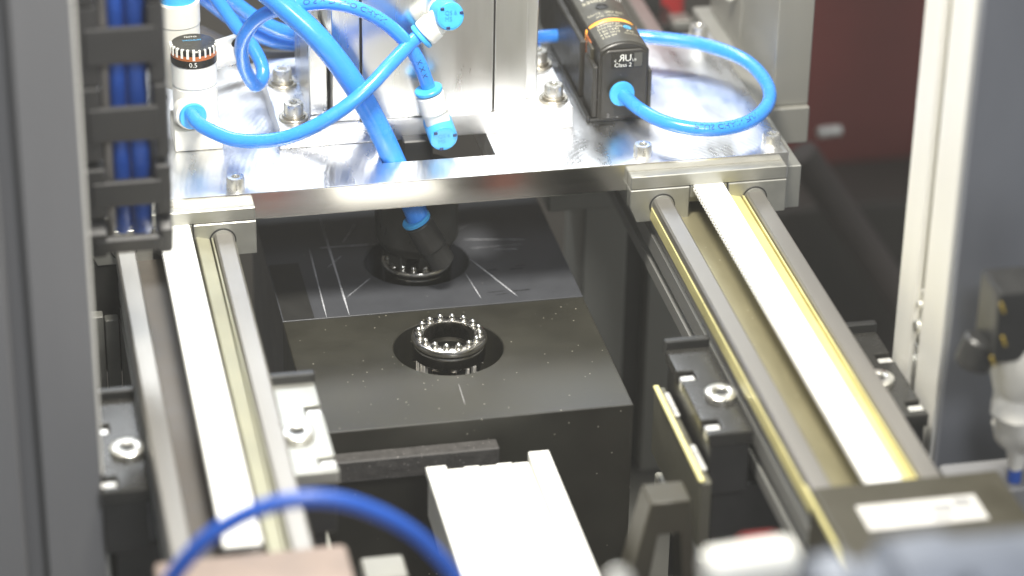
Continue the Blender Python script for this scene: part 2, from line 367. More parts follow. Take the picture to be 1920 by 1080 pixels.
# ================================================================== rails
def make_axis(cx, label, near_cover):
    A = thing('linear_axis', (cx, 0, -50), label, 'linear rail', 'belt driven linear rails')
    h = [(24, -52), (24, -46), (21.5, -46), (21.5, -41), (24, -41), (24, -33), (22.2, -33), (22.2, -29), (24.4, -27), (24.4, -22), (17.2, -22), (16.2, -26), (0, -26)]
    poly = [(cx + a, z) for a, z in h] + [(cx - a, z) for a, z in reversed(h[:-1])]
    add('profile_body', MB().prism(poly, 'y', -246, 300), 'extrusion', A, 20)
    for s in (-1, 1):
        rc = cx + s * 20.6; rp_ = [(3.2, -14.2), (4.0, -15.0), (4.3, -18), (4.0, -22.1), (-4.0, -22.1), (-4.3, -18), (-4.0, -15.0), (-3.2, -14.2)]
        add('guide_rod', MB().prism([(rc + a, z) for a, z in rp_], 'y', -246, 300), 'rod', A, 20)
        q = [(cx + s * 16.1, -25.9), (cx + s * 13.0, -25.9), (cx + s * 7.8, -24.6), (cx + s * 7.8, -25.2), (cx + s * 16.1, -25.95)]
        wall = [(cx + s * 14.7, -16.6), (cx + s * 9.2, -15.2), (cx + s * 8.6, -16.2), (cx + s * 8.6, -25.6), (cx + s * 14.7, -25.8)]
        lip2 = [(cx + s * 16.1, -15.9), (cx + s * 15.3, -15.9), (cx + s * 15.3, -21.8), (cx + s * 16.1, -21.8)]
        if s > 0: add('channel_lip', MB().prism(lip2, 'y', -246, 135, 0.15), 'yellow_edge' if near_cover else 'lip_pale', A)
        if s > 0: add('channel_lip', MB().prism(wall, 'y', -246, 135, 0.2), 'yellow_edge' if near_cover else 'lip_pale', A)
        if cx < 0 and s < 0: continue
        glint = [(cx + s * 24.9, -18.0), (cx + s * 25.4, -18.4), (cx + s * 25.4, -24), (cx + s * 24.9, -24)]
        add('edge_glint', MB().prism(glint, 'y', -246, 135, 0.1), 'yellow_edge' if near_cover else 'lip_pale', A)  # thin strip added for the reflection along the rod's edge
    add('cover_strip', MB().box(cx - 15.8, cx + 8.4, -246, 299, -25.85, -24.3, 0.2), 'channel' if near_cover else 'channel_shade', A)
    bl = MB().box(cx - 6.6, cx + 6.6, -246, 299, -10.6, -9.4, 0.2)
    for k in range(180):
        y = -245 + k * 3.0
        bl.box(cx - 6.85, cx + 6.85, y, y + 1.6, -11.9, -10.61, 0)
    add('drive_belt', bl, 'belt', A)
    return A
AR = make_axis(85.3, 'right hand linear rail with white toothed belt and lips coloured yellowish for warm reflections', True)
AL = make_axis(-144.6, 'left hand linear rail with white belt, partly behind the cable chain', False)
# right end housing with its label
add('end_housing', MB().box(58, 128, -330, -246.2, -60, -9, 1.2, 2), 'olive', AR)
add('housing_edge_glint', MB().box(56.6, 57.9, -330, -240, -14, -11.5, 0.3), 'yellow_edge', AR)
lab = add('label_plate', MB().slab([69.5, 113.5], [-277, -261], -8.95, -8.7, (), 0.0), 'label', AR)
add('label_print', MB().box(96, 103, -270, -265.5, -8.68, -8.62, 0).box(104.5, 110.5, -267.5, -263, -8.68, -8.62, 0).box(73, 92, -272, -271.2, -8.68, -8.62, 0).box(73, 90, -267, -266.3, -8.68, -8.62, 0).box(94, 101, -275, -272.5, -8.68, -8.62, 0), 'ink_grey', lab)
add('end_housing', MB().box(-176, -110, -330, -252, -60, -8.5, 2.0, 2), 'pink', AL)

# ================================================================== carriages
def make_carriage(cx, label):
    K = thing('guide_carriage', (cx, 0, -25), label, 'carriage', 'carriages under the gantry plate')
    x0, x1 = cx - 34.6, cx + 34.6
    add('head_strip', MB().box(x0, x1, -6.0, -0.1, -9.6, -3.6, 0.35), 'carriage', K)
    for s in (-1, 1):
        bx = cx + s * 20.6; a, c = sorted((cx + s * 8.6, cx + s * 34.8))
        add('bearing_block', MB().prism([(a, -9.75), (c, -9.75), (c, -25.2), (a + (0 if s > 0 else 3), -25.2), (a, -18)] if s < 0 else [(a, -9.75), (c, -9.75), (c, -25.2), (a, -25.2)], 'y', -6.5, -0.2, 0.35), 'carriage', K)
        r = MB(); r.lathe((bx, -6.9, -17.8), (0, 1, 0), [(4.5, 0), (5.6, 0), (5.7, .3), (5.7, .45), (4.5, .45)], 40); add('wiper_ring', r, 'dark_hole', K)
        r = MB(); r.lathe((bx, -7.2, -17.8), (0, 1, 0), [(4.4, 0), (5.0, 0), (5.1, .3), (5.1, .9), (4.4, .9)], 40); add('wiper_seal', r, 'carriage', K)
    add('bridge', MB().box(cx - 8.3, cx + 8.3, -5.6, -0.4, -15.6, -10.0, 0.3), 'carriage', K)
    add('carriage_body', MB().box(x0 + .5, x1 - .5, 0.4, 120, -21, -12.9, 0.4), 'carriage', K)
    if cx > 0: add('side_cover', MB().box(x1 + 2.8, x1 + 9.6, 3, 60, -29, -8.5, 0.4), 'carriage', K)
    return K
make_carriage(85.5, 'grey carriage with two round rod bores under the right end of the plate')
make_carriage(-145.0, 'grey carriage with one rod bore visible under the left end of the plate')

# ================================================================== black fixture block
F = thing('fixture_block', (-34.3, 0, -200), 'black plastic fixture block with two round nest holes and dusty front half', 'fixture')
add('front_plate', MB().holed(-100, 31.5, -97.5, -5.3, -200, -60, -34.3, -38.6, 23.2, 26), 'pom_front', F, 25)
add('rear_plate', MB().holed(-100, 31.5, -4.9, 105, -200, -60, -34.2, 39.6, 23.4, 26, bev=0.12), 'pom_rear', F, 25)
add('shadow_strip', MB().box(-99.4, -86.2, -4.3, 46.2, -60.4, -59.85, 0), 'black', F)  # dark strip painted in as the carriage's shadow
def mark(x0, y0, x1, y1, wd, m):
    d = Vector((x1 - x0, y1 - y0, 0)); n = Vector((-d.y, d.x, 0)).normalized() * wd / 2; mb = MB(); k = 7
    rows = []
    for i in range(k):
        t = i / (k - 1); j = random.uniform(.45, 1.15) if 0 < i < k - 1 else .15; c = Vector((x0, y0, -59.955)) + d * t
        rows.append((mb.bm.verts.new(c + n * j), mb.bm.verts.new(c - n * j)))
    for a, c in zip(rows, rows[1:]): mb.bm.faces.new((a[0], a[1], c[1], c[0]))
    add('scribe_mark', mb, m, F)
for q in ((-70.5, 87, -71.1, -3.8, 1.1), (-79.5, 58.4, -81, -4.4, .8), (-75.2, 58.9, -49.3, 58.3, .9), (-10.1, 56, 18.4, 51, .5), (-69.8, 11.6, -57, 27, .6),
          (-10, 36, 3.4, 0, .8), (-15, 24.3, -12.5, .4, .5), (1.6, 44.3, 12.9, 42.9, .4), (-64, 62, -55, 80, .5), (-74, 40, -66, 50, .3), (-9, 47, 16, 47, .25), (-20, 60, -4, 70, .25)):
    mark(*q, 'scribe')
mark(-35.7, -69, -36.2, -86, .35, 'ink_grey')
for q in ((-5.2, 25.1, -.3, 25.5, .8), (4.9, 24.6, 11.6, 24.7, .8), (-9.2, 5.2, -.8, 5.6, .9), (2, 4.7, 10.4, 4.9, .9), (-6, 2.5, 0, 3.2, .5), (8, 27, 13, 27.4, .5)): mark(*q, 'dark_scuff')
add('front_bar', MB().box(-96, -25.5, -105, -97.7, -80, -70, 0.5), 'bar_grainy', F)

# ================================================================== ball cages
def make_cage(c, z, label):
    x, y = c
    T = thing('ball_cage', (x, y, z), label, 'bearing cage', 'ball cages in the nests')
    rim = MB(); pf = [(10.3, -7.5), (10.3, -1.0), (10.7, -.2), (11.4, 0), (14.2, 0), (15.4, -.4), (16.0, -1.3), (16.0, -2.6), (15.3, -3.3), (15.1, -4.0), (15.5, -4.8), (15.5, -9.0), (14.6, -10), (11.0, -10), (10.3, -7.5)]
    rim.lathe((x, y, z), (0, 0, 1), pf, 56, cap=False); add('rim', rim, 'chrome_dark', T)
    ball = MB().sphere((0, 0, 0), 1.35, 18, 12); ball = mesh_only(ball, 'chrome', 80)
    seat = MB(); seat.lathe((0, 0, 0), (0, 0, 1), [(1.9, -.1), (1.8, .15), (1.5, .3), (1.2, .3)], 16); seat = mesh_only(seat, 'chrome_dark', 50)
    for k in range(16):
        a = 2 * math.pi * (k + .3) / 16; px, py = x + 12.9 * math.cos(a), y + 12.9 * math.sin(a)
        bo = inst('ball', ball, (px, py, z + 1.1), T); inst('ball_seat', seat, (px, py, z), bo)
    lower = MB(); lower.lathe((x, y, z), (0, 0, 1), [(12.0, -19), (13.2, -19), (13.4, -9.0), (11.0, -9.0), (12.0, -19)], 48, cap=False); add('sleeve', lower, 'black_gloss', T)
    for k in range(4):
        a = math.radians(-153 + 91 * k)
        for s_, wd in ((-.11, .7), (.12, 1.0)):
            R = Matrix.Rotation(a + s_, 3, 'Z'); px, py = Vector((x, y)) + Vector((14.5 * math.cos(a + s_), 14.5 * math.sin(a + s_)))
            add('prong', MB().box(px - .9, px + .9, py - wd, py + wd, z - 17.5, z - 9.6, 0.35, 1, R), 'prong', T)
        a += math.radians(45); R = Matrix.Rotation(a, 3, 'Z'); px, py = Vector((x, y)) + Vector((14.5 * math.cos(a), 14.5 * math.sin(a)))
        add('window_sill', MB().box(px - .6, px + .6, py - 5.0, py + 5.0, z - 11.0, z - 10.2, 0.2, 1, R), 'chrome_dark', T)
    return T
make_cage((-34.0, -38.6), -53.4, 'shiny ring of chrome balls standing in the front nest hole')
make_cage((-34.1, 39.6), -58.2, 'ring of balls clamped under the black gripper in the rear nest')

# ================================================================== gripper and its elbow
G = thing('gripper', (-34.1, 40, -55), 'black cylindrical gripper reaching down through the plate opening', 'gripper')
g = MB(); g.lathe((-34.1, 40, 0), (0, 0, 1), [(10.5, -51.4), (15.0, -51.4), (15.6, -50.8), (18.3, -46.4), (18.5, -45.4), (18.5, -16), (17.6, -15), (10, -15)], 56); add('gripper_body', g, 'gripper', G)
for k in range(6):
    a = math.radians(-90 + 8 + 60 * k); R_ = Matrix.Rotation(a, 3, 'Z'); px, py = -34.1 + 12.6 * math.cos(a), 40 + 12.6 * math.sin(a)
    add('finger', MB().box(px - 1.6, px + 1.6, py - 3.4, py + 3.4, -57.0, -51.3, 0.5, 2, R_), 'gripper', G)
add('neck', MB().box(-41, -28, 33.5, 60, -15, 2, 0.6), 'black', G)
def push_in(name, base, d, r, ln, label, cat, body='white', group=None, steps=True):
    """push-in fitting: stepped body along d, blue release collar on its end; returns thing and collar end"""
    T = thing(name, base, label, cat, group); d = Vector(d).normalized(); b = Vector(base)
    m = MB(); m.lathe(b, d, [(r * .86, 0), (r * .9, .4), (r * .9, ln * .38), (r, ln * .42), (r, ln - .6), (r * .93, ln)] if steps else [(r * .9, 0), (r, .5), (r, ln - .5), (r * .93, ln)], 32); add('body', m, body, T)
    m = MB(); m.lathe(b + d * (ln + .01), d, [(r * .72, 0), (r * .8, .5), (r * .98, .8), (r, 1.1), (r, 2.1), (r * .94, 2.5), (r * .5, 2.5)], 32); add('release_collar', m, 'collar', T)
    return T
E0 = Vector((-27.6, 12.5, -47)); E1 = Vector((-38.2, 13.2, -27))
T = push_in('elbow_fitting', E0, E1 - E0, 6.5, (E1 - E0).length, 'black push-in elbow with light blue collar on the gripper front', 'fitting', 'black')
add('stem', MB().cyl((-29.0, 12.5, -44.2), (-.05, 1, 0), 4.2, 13, 24), 'black', T)

# ================================================================== cylinder block on the plate
B = thing('slide_cylinder', (-28, 70, 0), 'bright aluminium slide cylinder standing on a bolted flange in the middle of the plate', 'cylinder')
add('flange', MB().slab([-94, 35.5], [39.6, 112], 0.05, 10, (), 0.5), 'plate', B)
add('housing', MB().slab([-57.6, -0.4], [41, 104], 10.05, 150, (), 0.5), 'alu', B)
add('side_housing', MB().slab([-70.5, -58.4], [41.6, 104], 10.05, 150, (), 0.4), 'alu', B)
add('side_housing', MB().slab([0.4, 14.6], [41.6, 104], 10.05, 150, (), 0.4), 'alu', B)
add('groove', MB().box(-58.3, -57.7, 43, 100, 10.1, 150, 0), 'dark_hole', B)
add('groove', MB().box(-0.3, 0.3, 43, 100, 10.1, 150, 0), 'dark_hole', B)
add('guide_bar', MB().box(-79.4, -71.4, 49.5, 96, 10.1, 46, 0.5), 'alu', B)
add('guide_bar', MB().box(15.0, 21.4, 50.6, 100, 10.1, 150, 0.5), 'alu', B)
for x, y in ((-86.6, 84.6), (-86.5, 48.6), (29.4, 85.4), (28.4, 48.6)): screw(x, y, 10, B)
head(SCREW, (-75.4, 74, 46.1), B, .4); add('rear_bolt', MB().cyl((26, 88, 56), (-.35, -1, .1), 5.2, 14, 28, .8), 'steel', B)

def end_cap_detail(T, c, d, r):
    """blue round end with three notches and a raised inner disc"""
    d = Vector(d).normalized(); c = Vector(c); q = Vector((0, 0, 1)).rotation_difference(d)
    m = MB(); m.lathe(c, d, [(r * .82, 0), (r * .82, .25), (r * .55, .3), (r * .5, .15)], 28); add('cap_disc', m, 'collar', T)
    for k in range(3):
        a = 2 * math.pi * k / 3 + .35; p = c + q @ Vector((r * .8 * math.cos(a), r * .8 * math.sin(a), .2))
        add('notch', MB().box(p.x - .8, p.x + .8, p.y - .5, p.y + .5, p.z - .6, p.z + .6, 0.1), 'ink_dark', T)
    return q
def swivel(base_c, face_d, r, ln, tube_d, tube_ln, label):
    """elbow screwed into the block: blue banjo facing the viewer and a white push-in arm"""
    base_c = Vector(base_c); fd = Vector(face_d).normalized(); td = Vector(tube_d).normalized()
    T = push_in('elbow_fitting', base_c + td * (r * .5), td, r * .98, tube_ln, label, 'fitting', 'white', 'white and blue elbows on the slide cylinder')
    m = MB(); m.lathe(base_c - fd * (ln * .45), fd, [(r * .9, 0), (r, .6), (r, ln - .9), (r * .92, ln)], 36); add('banjo', m, 'collar', T)
    m = MB(); m.lathe(base_c - fd * (ln * .9), fd, [(r * .8, 0), (r * .95, .3), (r * .95, ln * .5)], 36); add('banjo_base', m, 'white', T)
    c = base_c + fd * (ln * .55)
    q = end_cap_detail(T, c, fd, r)
    up = (q @ Vector((0, 1, 0))); right = up.cross(fd)
    right = (Rw.transposed() @ Vector((1, 0, 0))); right = (right - fd * right.dot(fd)).normalized(); up = fd.cross(right)
    for k, t in enumerate(("QS 6", "M5")): lettering('moulded_print', t, r * .42, lambda x, y, k=k: c + fd * .38 + right * (x - r * .42) + up * (y + r * .12 - k * r * .42), 'tube', T)
    return T
swivel((-22.5, 34, 60.4), (.1, -.93, .22), 6.2, 12, (-.72, -.05, -.62), 9.5, 'white and blue elbow near the top of the slide cylinder face')
swivel((-25.6, 30, 8.8), (.02, -.95, -.12), 6.2, 15, (-.26, .02, .95), 14.5, 'white and blue elbow low on the cylinder, above the plate opening')

# ================================================================== blue tubes
def tube(pts, r, label, m='tube', step=1.6, cat='tube', name='air_tube', group=None):
    path = smooth_path(pts, step); o = add(name, tube_mesh(path, r), m, None, 60, pts[0])
    props(o, label, cat, group); return o, path
oA, pA = tube([(-131.5, 41, 19.6), (-129.5, 34, 18.2), (-124.5, 28, 16.7), (-115.3, 20, 15.5), (-102.5, 14, 16.8), (-89.5, 10, 21.1), (-73.6, 10, 29.0), (-59.3, 14, 37.9), (-47.8, 22, 45.2), (-38.5, 30, 49.9), (-33, 33, 52.5)], 3.05,
              'thin blue tube sweeping from the white regulator to the upper elbow')
oB, pB = tube([(-110, 42, 85), (-104.3, 40, 79.5), (-91.7, 36, 68.3), (-79.2, 30, 56.7), (-68.7, 26, 43), (-60.1, 24, 28.4), (-52.9, 24, 12.9), (-47.3, 24.2, -0.6), (-41.9, 18, -14.4), (-38.6, 14, -23.5), (-36.5, 13, -29)], 5.0,
              'thick blue tube dropping through the plate opening to the gripper')
oC, pC = tube([(-122, 93, 62), (-115.2, 90, 52.3), (-106.9, 85, 40), (-98.9, 80, 28.9), (-96.2, 75, 20.5), (-100.4, 68, 17.8), (-106.2, 60, 31), (-107.1, 52, 46.7), (-99.7, 45, 60.2), (-86.7, 38, 66.8), (-71.4, 33, 69.3), (-55.9, 31, 64.2), (-43.8, 30, 54.5), (-35.8, 30.5, 42.8), (-30.6, 31.5, 28.6), (-27.5, 31, 20)], 3.05,
              'looped blue tube curling behind the regulator to the lower elbow')
oF, pF = tube([(56.6, 50, 15.4), (57.2, 42, 14.4), (61.9, 26, 13), (71.5, 11.7, 12), (87.6, 5.2, 11), (105.4, 9.2, 11), (119.2, 24, 12), (124.8, 45.8, 12), (121.8, 71.5, 12), (108.2, 90.7, 12), (90.7, 100.9, 12), (79.2, 105.3, 12), (62, 109.5, 12), (47.9, 111.7, 12), (34.1, 111.6, 12), (22.6, 110.4, 12)], 3.05,
              'blue tube looping out over the right end of the plate from the sensor')
tube([(-124, 100, 66), (-112, 104, 50), (-97, 108, 34), (-82, 110, 24), (-66, 110, 22)], 3.2, 'upper of two blue tubes running behind the slide cylinder', group=None)
tube([(-128, 112, 52), (-114, 114, 38), (-99, 117, 24), (-84, 119, 15), (-66, 120, 12)], 3.2, 'lower of two blue tubes running behind the slide cylinder', group=None)
tube([(-120, 118, 24), (-104, 120, 14), (-88, 121, 8), (-66, 122, 6)], 2.6, 'dark grey cable lying behind the slide cylinder', 'cable_grey', cat='cable', name='cable')
def plen(path): return sum((b - a).length for a, b in zip(path, path[1:]))
def near(path, p):
    p = Vector(p); d = 0; best = (1e9, 0)
    for a, b in zip(path, path[1:]):
        if (a - p).length < best[0]: best = ((a - p).length, d)
        d += (b - a).length
    return best[1]
lettering('tube_print', "/ PLUS CHAIN/PUN", 3.4, on_tube(pF, 3.05, near(pF, (79, 8, 11.5)), 1, -.75), 'ink_dark', oF, 1.15)
lettering('tube_print', "O.S x D.N-O CHAIN", 3.2, on_tube(pC, 3.05, near(pC, (-82, 36, 68)), 1, -.6), 'ink_dark', oC, 1.25)
lettering('tube_print', "K X K", 3.2, on_tube(pC, 3.05, near(pC, (-35.8, 30.5, 42.8)), 1, -.4), 'ink_dark', oC, 1.15)

# ================================================================== pressure sensor
Q = thing('pressure_sensor', (57, 80, 0), 'black pressure sensor with orange ring and white print, clipped upright on the plate', 'sensor')
def arch(x0, x1, zs, zt, zb, n=14):
    xc = (x0 + x1) / 2; hw = (x1 - x0) / 2; rise = zt - zs; R = (hw * hw + rise * rise) / (2 * rise); a0 = math.asin(hw / R)
    return [(x0, zb), (x1, zb)] + [(xc + R * math.sin(a0 - 2 * a0 * i / n), zt - R + R * math.cos(a0 - 2 * a0 * i / n)) for i in range(n + 1)], R, xc
poly, AR_, XC_ = arch(47.2, 69.6, 33.4, 37.3, 1)
add('housing', MB().prism(poly, 'y', 43.2, 150, 0.5), 'sensor', Q, 30)
add('front_face', MB().prism([(48.2, 1.5), (68.8, 1.5), (68.8, 32.0), (66, 34.4), (51, 34.4), (48.2, 32.0)], 'y', 42.0, 43.3, 0.5), 'sensor', Q)
poly2, R2_, _ = arch(48.0, 68.8, 34.4, 37.65, 33)
add('label_film', MB().prism(poly2, 'y', 44.5, 66.4), 'sensor_top', Q, 30)
add('label_film', MB().prism(poly2, 'y', 69.4, 149), 'sensor_top', Q, 30)
poly3, _, _ = arch(46.9, 69.9, 32.8, 38.0, 26)
add('status_ring', MB().prism(poly3, 'y', 66.6, 69.2, 0.2), 'orange', Q, 30)
add('amber_window', MB().box(46.6, 47.3, 58, 67, 18, 32, 0.2), 'amber', Q)
add('side_wing', MB().box(44.0, 47.0, 66, 150, 2, 29, 0.5), 'sensor', Q)
add('side_wing', MB().box(44.6, 47.1, 43.4, 60, 2, 26.5, 0.5), 'sensor', Q)
add('side_wing', MB().box(69.7, 71.6, 44, 120, 2, 23, 0.5), 'sensor', Q)
add('latch', MB().box(45.4, 47.4, 52, 60, 25.5, 31.6, 0.5), 'olive', Q)
add('clip_fin', MB().box(42.2, 43.7, 42.8, 100, 0.1, 3.2, 0.3), 'black', Q)
add('mounting_clip', MB().box(43.7, 72.4, 43.0, 120, 0.1, 1.6, 0.3), 'black', Q)
add('slot', MB().box(54.2, 60.2, 41.9, 42.2, 3.3, 7.0, 0), 'dark_hole', Q)
fl = add('front_label', MB().box(52.4, 66.5, 41.75, 41.98, 26.0, 33.2, 0.05), 'panel_gloss', Q)
add('window', MB().box(62.6, 66.2, 41.62, 41.74, 26.3, 32.9, 0.03), 'sensor_top', fl)
sx = lambda x0, z0: (lambda x, y: Vector((x0 + x, 41.55, z0 + y)))
lettering('print', "R", 4.6, lambda x, y: Vector((58.4 - x, 41.7, 29.2 + y)), 'ink_white', fl)
lettering('print', "U", 4.6, sx(58.2, 29.2), 'ink_white', fl)
lettering('print', "c", 2.4, sx(53.6, 29.0), 'ink_white', fl)
lettering('print', "US", 1.7, sx(61.6, 29.1), 'ink_white', fl)
lettering('print', "Class 2", 2.7, sx(53.7, 26.6), 'ink_white', fl, 1.0)
lettering('print', "2", 2.6, sx(51.0, 2.6), 'ink_grey', Q)
c = Vector((57.0, 42.0, 14.6))
m = MB(); m.lathe(c, (0, -1, 0), [(5.3, 0), (5.4, .5), (5.4, 1.0), (4.8, 1.2)], 36); add('port_rim', m, 'sensor', Q)
m = MB(); m.lathe(c + Vector((0, -1.2, 0)), (0.06, -1, 0.04), [(3.6, 0), (4.8, .3), (5.6, .8), (5.7, 1.3), (5.5, 2.0), (3.3, 2.2)], 36); add('release_collar', m, 'collar', Q)
lettering('collar_print', "QS 6", 1.3, lambda x, y: c + Vector((-4.3 + 0 * x, -3.55, 0)) + Vector((math.sin((x - 2) / 4.4) * -.6 - .0, 0, -x + 1.0 + y * .2)), 'tube', Q)
def on_arch(x0, y0):
    def fn(x, y):
        a = (x0 + x - XC_) / R2_
        return Vector((XC_ + (R2_ + .05) * math.sin(a), y0 + y, 37.65 - R2_ + (R2_ + .05) * math.cos(a)))
    return fn
for t, sz, x0, y0, m_, sq in (("FESTO", 6.4, 50.0, 94.0, 'ink_white', 1.15), ("539027", 3.6, 49.8, 88.6, 'ink_cream', 1.05), ("U=15...30V DC", 2.8, 49.4, 75.6, 'ink_cream', .95),
                         ("p=0...10 bar", 2.3, 52.6, 72.4, 'ink_cream', .95), ("539027:J3", 2.7, 50.6, 63.2, 'ink_cream', 1.0), ("D10-FP-Q6E", 2.5, 50.2, 60.2, 'ink_cream', .9), ("1 bn +24V", 2.5, 50.0, 57.2, 'ink_cream', .9),
                         ("4 bk OUT", 2.5, 50.0, 54.2, 'ink_cream', .9), ("3 bu 0V", 2.5, 50.0, 51.2, 'ink_cream', .9), ("IP40", 2.3, 62.2, 55.4, 'ink_cream', .9), ("Germany", 1.9, 60.8, 52.6, 'ink_cream', .9)):
    lettering('print', t, sz, on_arch(x0, y0), m_, Q, sq)
m = MB(); f_ = on_arch(63.8, 60.4); vv = [m.bm.verts.new(f_(1.9 * math.cos(k * .3927), 1.9 * math.sin(k * .3927))) for k in range(16)]; m.bm.faces.new(vv); add('logo_dot', m, 'ink_blue', Q)
m = MB(); m.lathe((57.4, 82.6, 37.55), (0, 0, 1), [(2.9, 0), (2.9, .5), (2.2, .6), (2.0, .1)], 28); add('screw_hole', m, 'dark_hole', Q)

# ================================================================== white vacuum regulator
V = thing('regulator', (-128, 52, 0), 'white vacuum regulator column with black scale drum reading 0.5, beside the cable chain', 'regulator')
add('foot', MB().box(-138.5, -118, 43.5, 66, 0.1, 10, 0.8, 2), 'cream', V)
m = MB(); m.lathe((-128, 54, 0), (0, 0, 1), [(9.2, 10), (9.6, 10.5), (9.6, 27), (9.2, 27.5), (9.2, 28), (9.7, 28.5), (9.7, 37.6), (9.2, 38)], 48); add('lower_body', m, 'white', V)
m = MB(); m.lathe((-128, 54, 0), (0, 0, 1), [(9.5, 38.05), (9.9, 38.4), (9.9, 45.6), (9.4, 46.2), (2, 46.25)], 48); dr = add('scale_drum', m, 'panel_gloss', V)
m = MB(); m.lathe((-132.5, 73, 0), (0, 0, 1), [(9.3, 20), (9.3, 48), (9.6, 48.3), (9.6, 58.0), (9, 58.5)], 48); add('upper_body', m, 'cream', V)
m = MB(); m.lathe((-132.5, 73, 0), (0, 0, 1), [(8.2, 58.4), (8.2, 90)], 48); add('blue_cap', m, 'collar', V)
front = math.atan2(CAM.y - 54, CAM.x + 128)
def drum(phi0, z0): return lambda x, y: Vector((-128 + 9.96 * math.cos(front + phi0 + x / 9.96), 54 + 9.96 * math.sin(front + phi0 + x / 9.96), z0 + y))
lettering('scale_print', "0.5", 3.0, drum(-.22, 39.0), 'ink_white', dr)
for k in range(-6, 7):
    a = front + k * .26; R = Matrix.Rotation(a, 3, 'Z')
    p = Vector((-128, 54, 0)) + Vector((math.cos(a), math.sin(a), 0)) * 9.6
    add('scale_tick', MB().box(p.x - .5, p.x + .5, p.y - .42, p.y + .42, 42.9 - (.7 if k == 0 else 0), 46.6, 0.15, 1, R), 'ink_white', dr)
add('amber_band', MB().lathe((-128, 54, 0), (0, 0, 1), [(9.92, 41.6), (9.95, 41.7), (9.95, 43.6), (9.92, 43.7)], 48), 'amber', dr)
lettering('scale_print', "VACUUM", 2.0, lambda x, y: Vector((-132.4 + x, 55.6 + y, 46.32)), 'ink_blue', dr, .95)
lettering('scale_print', "FESTO", 2.0, lambda x, y: Vector((-131.4 + x, 59.2 + y, 46.32)), 'ink_white', dr, .95)
d = Vector((.12, -1, .02)).normalized(); c0 = Vector((-131.2, 47, 17.6))
m = MB(); m.lathe(c0, d, [(6.6, -3), (6.9, 0), (6.9, 4.0), (6.3, 4.6)], 36); add('port_boss', m, 'white', V)
m = MB(); m.lathe(c0 + d * 4.62, d, [(3.8, 0), (5.2, .3), (5.9, .8), (5.9, 1.6), (5.6, 2.1), (3.3, 2.2)], 36); add('release_collar', m, 'collar', V)
lettering('collar_print', "Ø6", 2.0, lambda x, y: c0 + d * 6.85 + Vector((-5.0 + y * .3, 0, 1.2 - x)), 'tube', V)
m = MB(); m.cyl((-122, 60, 36), (1, .1, .22), 6.2, 15, 28, .8); add('side_port', m, 'white', V)
add('wire_clip', tube_mesh(smooth_path([(-112, 60, 32), (-109, 58, 37), (-110.5, 57, 43), (-106, 58, 46), (-101, 60, 47.5)], 1), 1.1, 10), 'black_gloss', V)

# ================================================================== clamps under the rails
def make_clamp(cx, s, label, m_top):
    xi, xo = cx + s * 26.2, cx + s * 44.0
    T = thing('profile_clamp', (cx + s * 35, -139, -58), label, 'clamp', 'clamps holding the rails')
    xs = sorted((xi, xo)); ix = [xs[0], xs[0] + 6.5, xs[1]] if s < 0 else [xs[0], xs[1] - 6.5, xs[1]]
    oc = 0 if s < 0 else 1
    add('clamp_body', MB().slab(ix, [-173, -169, -162, -131.5, -124.5, -107], -35.5, -30, {(oc, 1), (oc, 3)}, 0.6), m_top, T)
    add('clamp_base', MB().box(xs[0] + .8, xs[1] - .8, -171.5, -108, -58, -35.6, 0.5), 'black', T)
    for y in (-165.5, -128): add('slot_nut', MB().box(ix[oc] + .3, ix[oc + 1] - .3, y - 3.2, y + 0.9, -36, -30.7, 0.5), 'nut', T)
    add('back_lip', MB().box(xs[0] - .4, xs[1] + .4, -106.8, -103.5, -33, -26.5, 0.5), 'black', T)
    head(BUTTON, (cx + s * 32.0, -146, -30), T, .3)
    return T
make_clamp(85.3, -1, 'black clamp on the inner side of the right rail', 'black_gloss')
make_clamp(85.3, 1, 'black clamp between the right rail and the bright post', 'black_gloss')
make_clamp(-144.6, 1, 'black clamp on the inner side of the left rail, toned bright for reflected light', 'carriage')  # brighter material stands in for light reflected on this black clamp
make_clamp(-144.6, -1, 'black clamp between the left rail and the grey post', 'black_gloss')
for cx, n in ((85.3, 'right'), (-144.6, 'left')):
    T = thing('rail_support', (cx, -139, -215), 'dark upright support under the %s rail clamps' % n, 'support', 'rail supports')
    add('column', MB().box(cx - 40, cx + 40, -166, -112, -215, -58.2, 1.0), 'black', T)
    add('foot', MB().box(cx - 46, cx + 46, -172, -106, -100, -88, 0.8), 'dim_post', T)
T = thing('slotted_bracket', (39.5, -146, -65), 'slotted metal bracket with two bright slots beside the right rail clamp', 'bracket')
add('plate', MB().box(35.6, 40.4, -184, -112, -74, -44, 0.7), 'bracket', T)
add('edge', MB().box(35.2, 37.6, -184, -112, -44, -42.8, 0.4), 'yellow_edge', T)
for y in (-128, -168): add('slot_nut', MB().box(37.9, 40.2, y - 9, y + 9, -43.9, -42.2, 0.5), 'nut', T)
T = thing('angle_bracket', (18, -195, -215), 'olive grey arch-shaped bracket leaning beside the white slide', 'bracket')
add('arch', MB().prism([(2, -80), (11, -37.8), (26.5, -37.8), (30.5, -80), (25, -80), (23, -52), (14.5, -52), (10.5, -80)], 'y', -204, -190, 0.5), 'olive', T)
add('leg', MB().box(3, 30, -203, -191, -215, -80.2, 0.5), 'olive', T)
T = thing('white_slide', (-33, -160, -90), 'overexposed white slide rail in the foreground pointing at the fixture block', 'slide rail')
add('bed', MB().box(-57, -9, -420, -116, -92, -73.2, 0.5), 'belt', T)
add('side_rail', MB().box(-57.8, -49.4, -420, -115, -73.1, -69.2, 0.4), 'belt', T)
add('side_rail', MB().box(-15.8, -7.2, -420, -113.5, -73.1, -67.6, 0.4), 'belt', T)
m = MB()
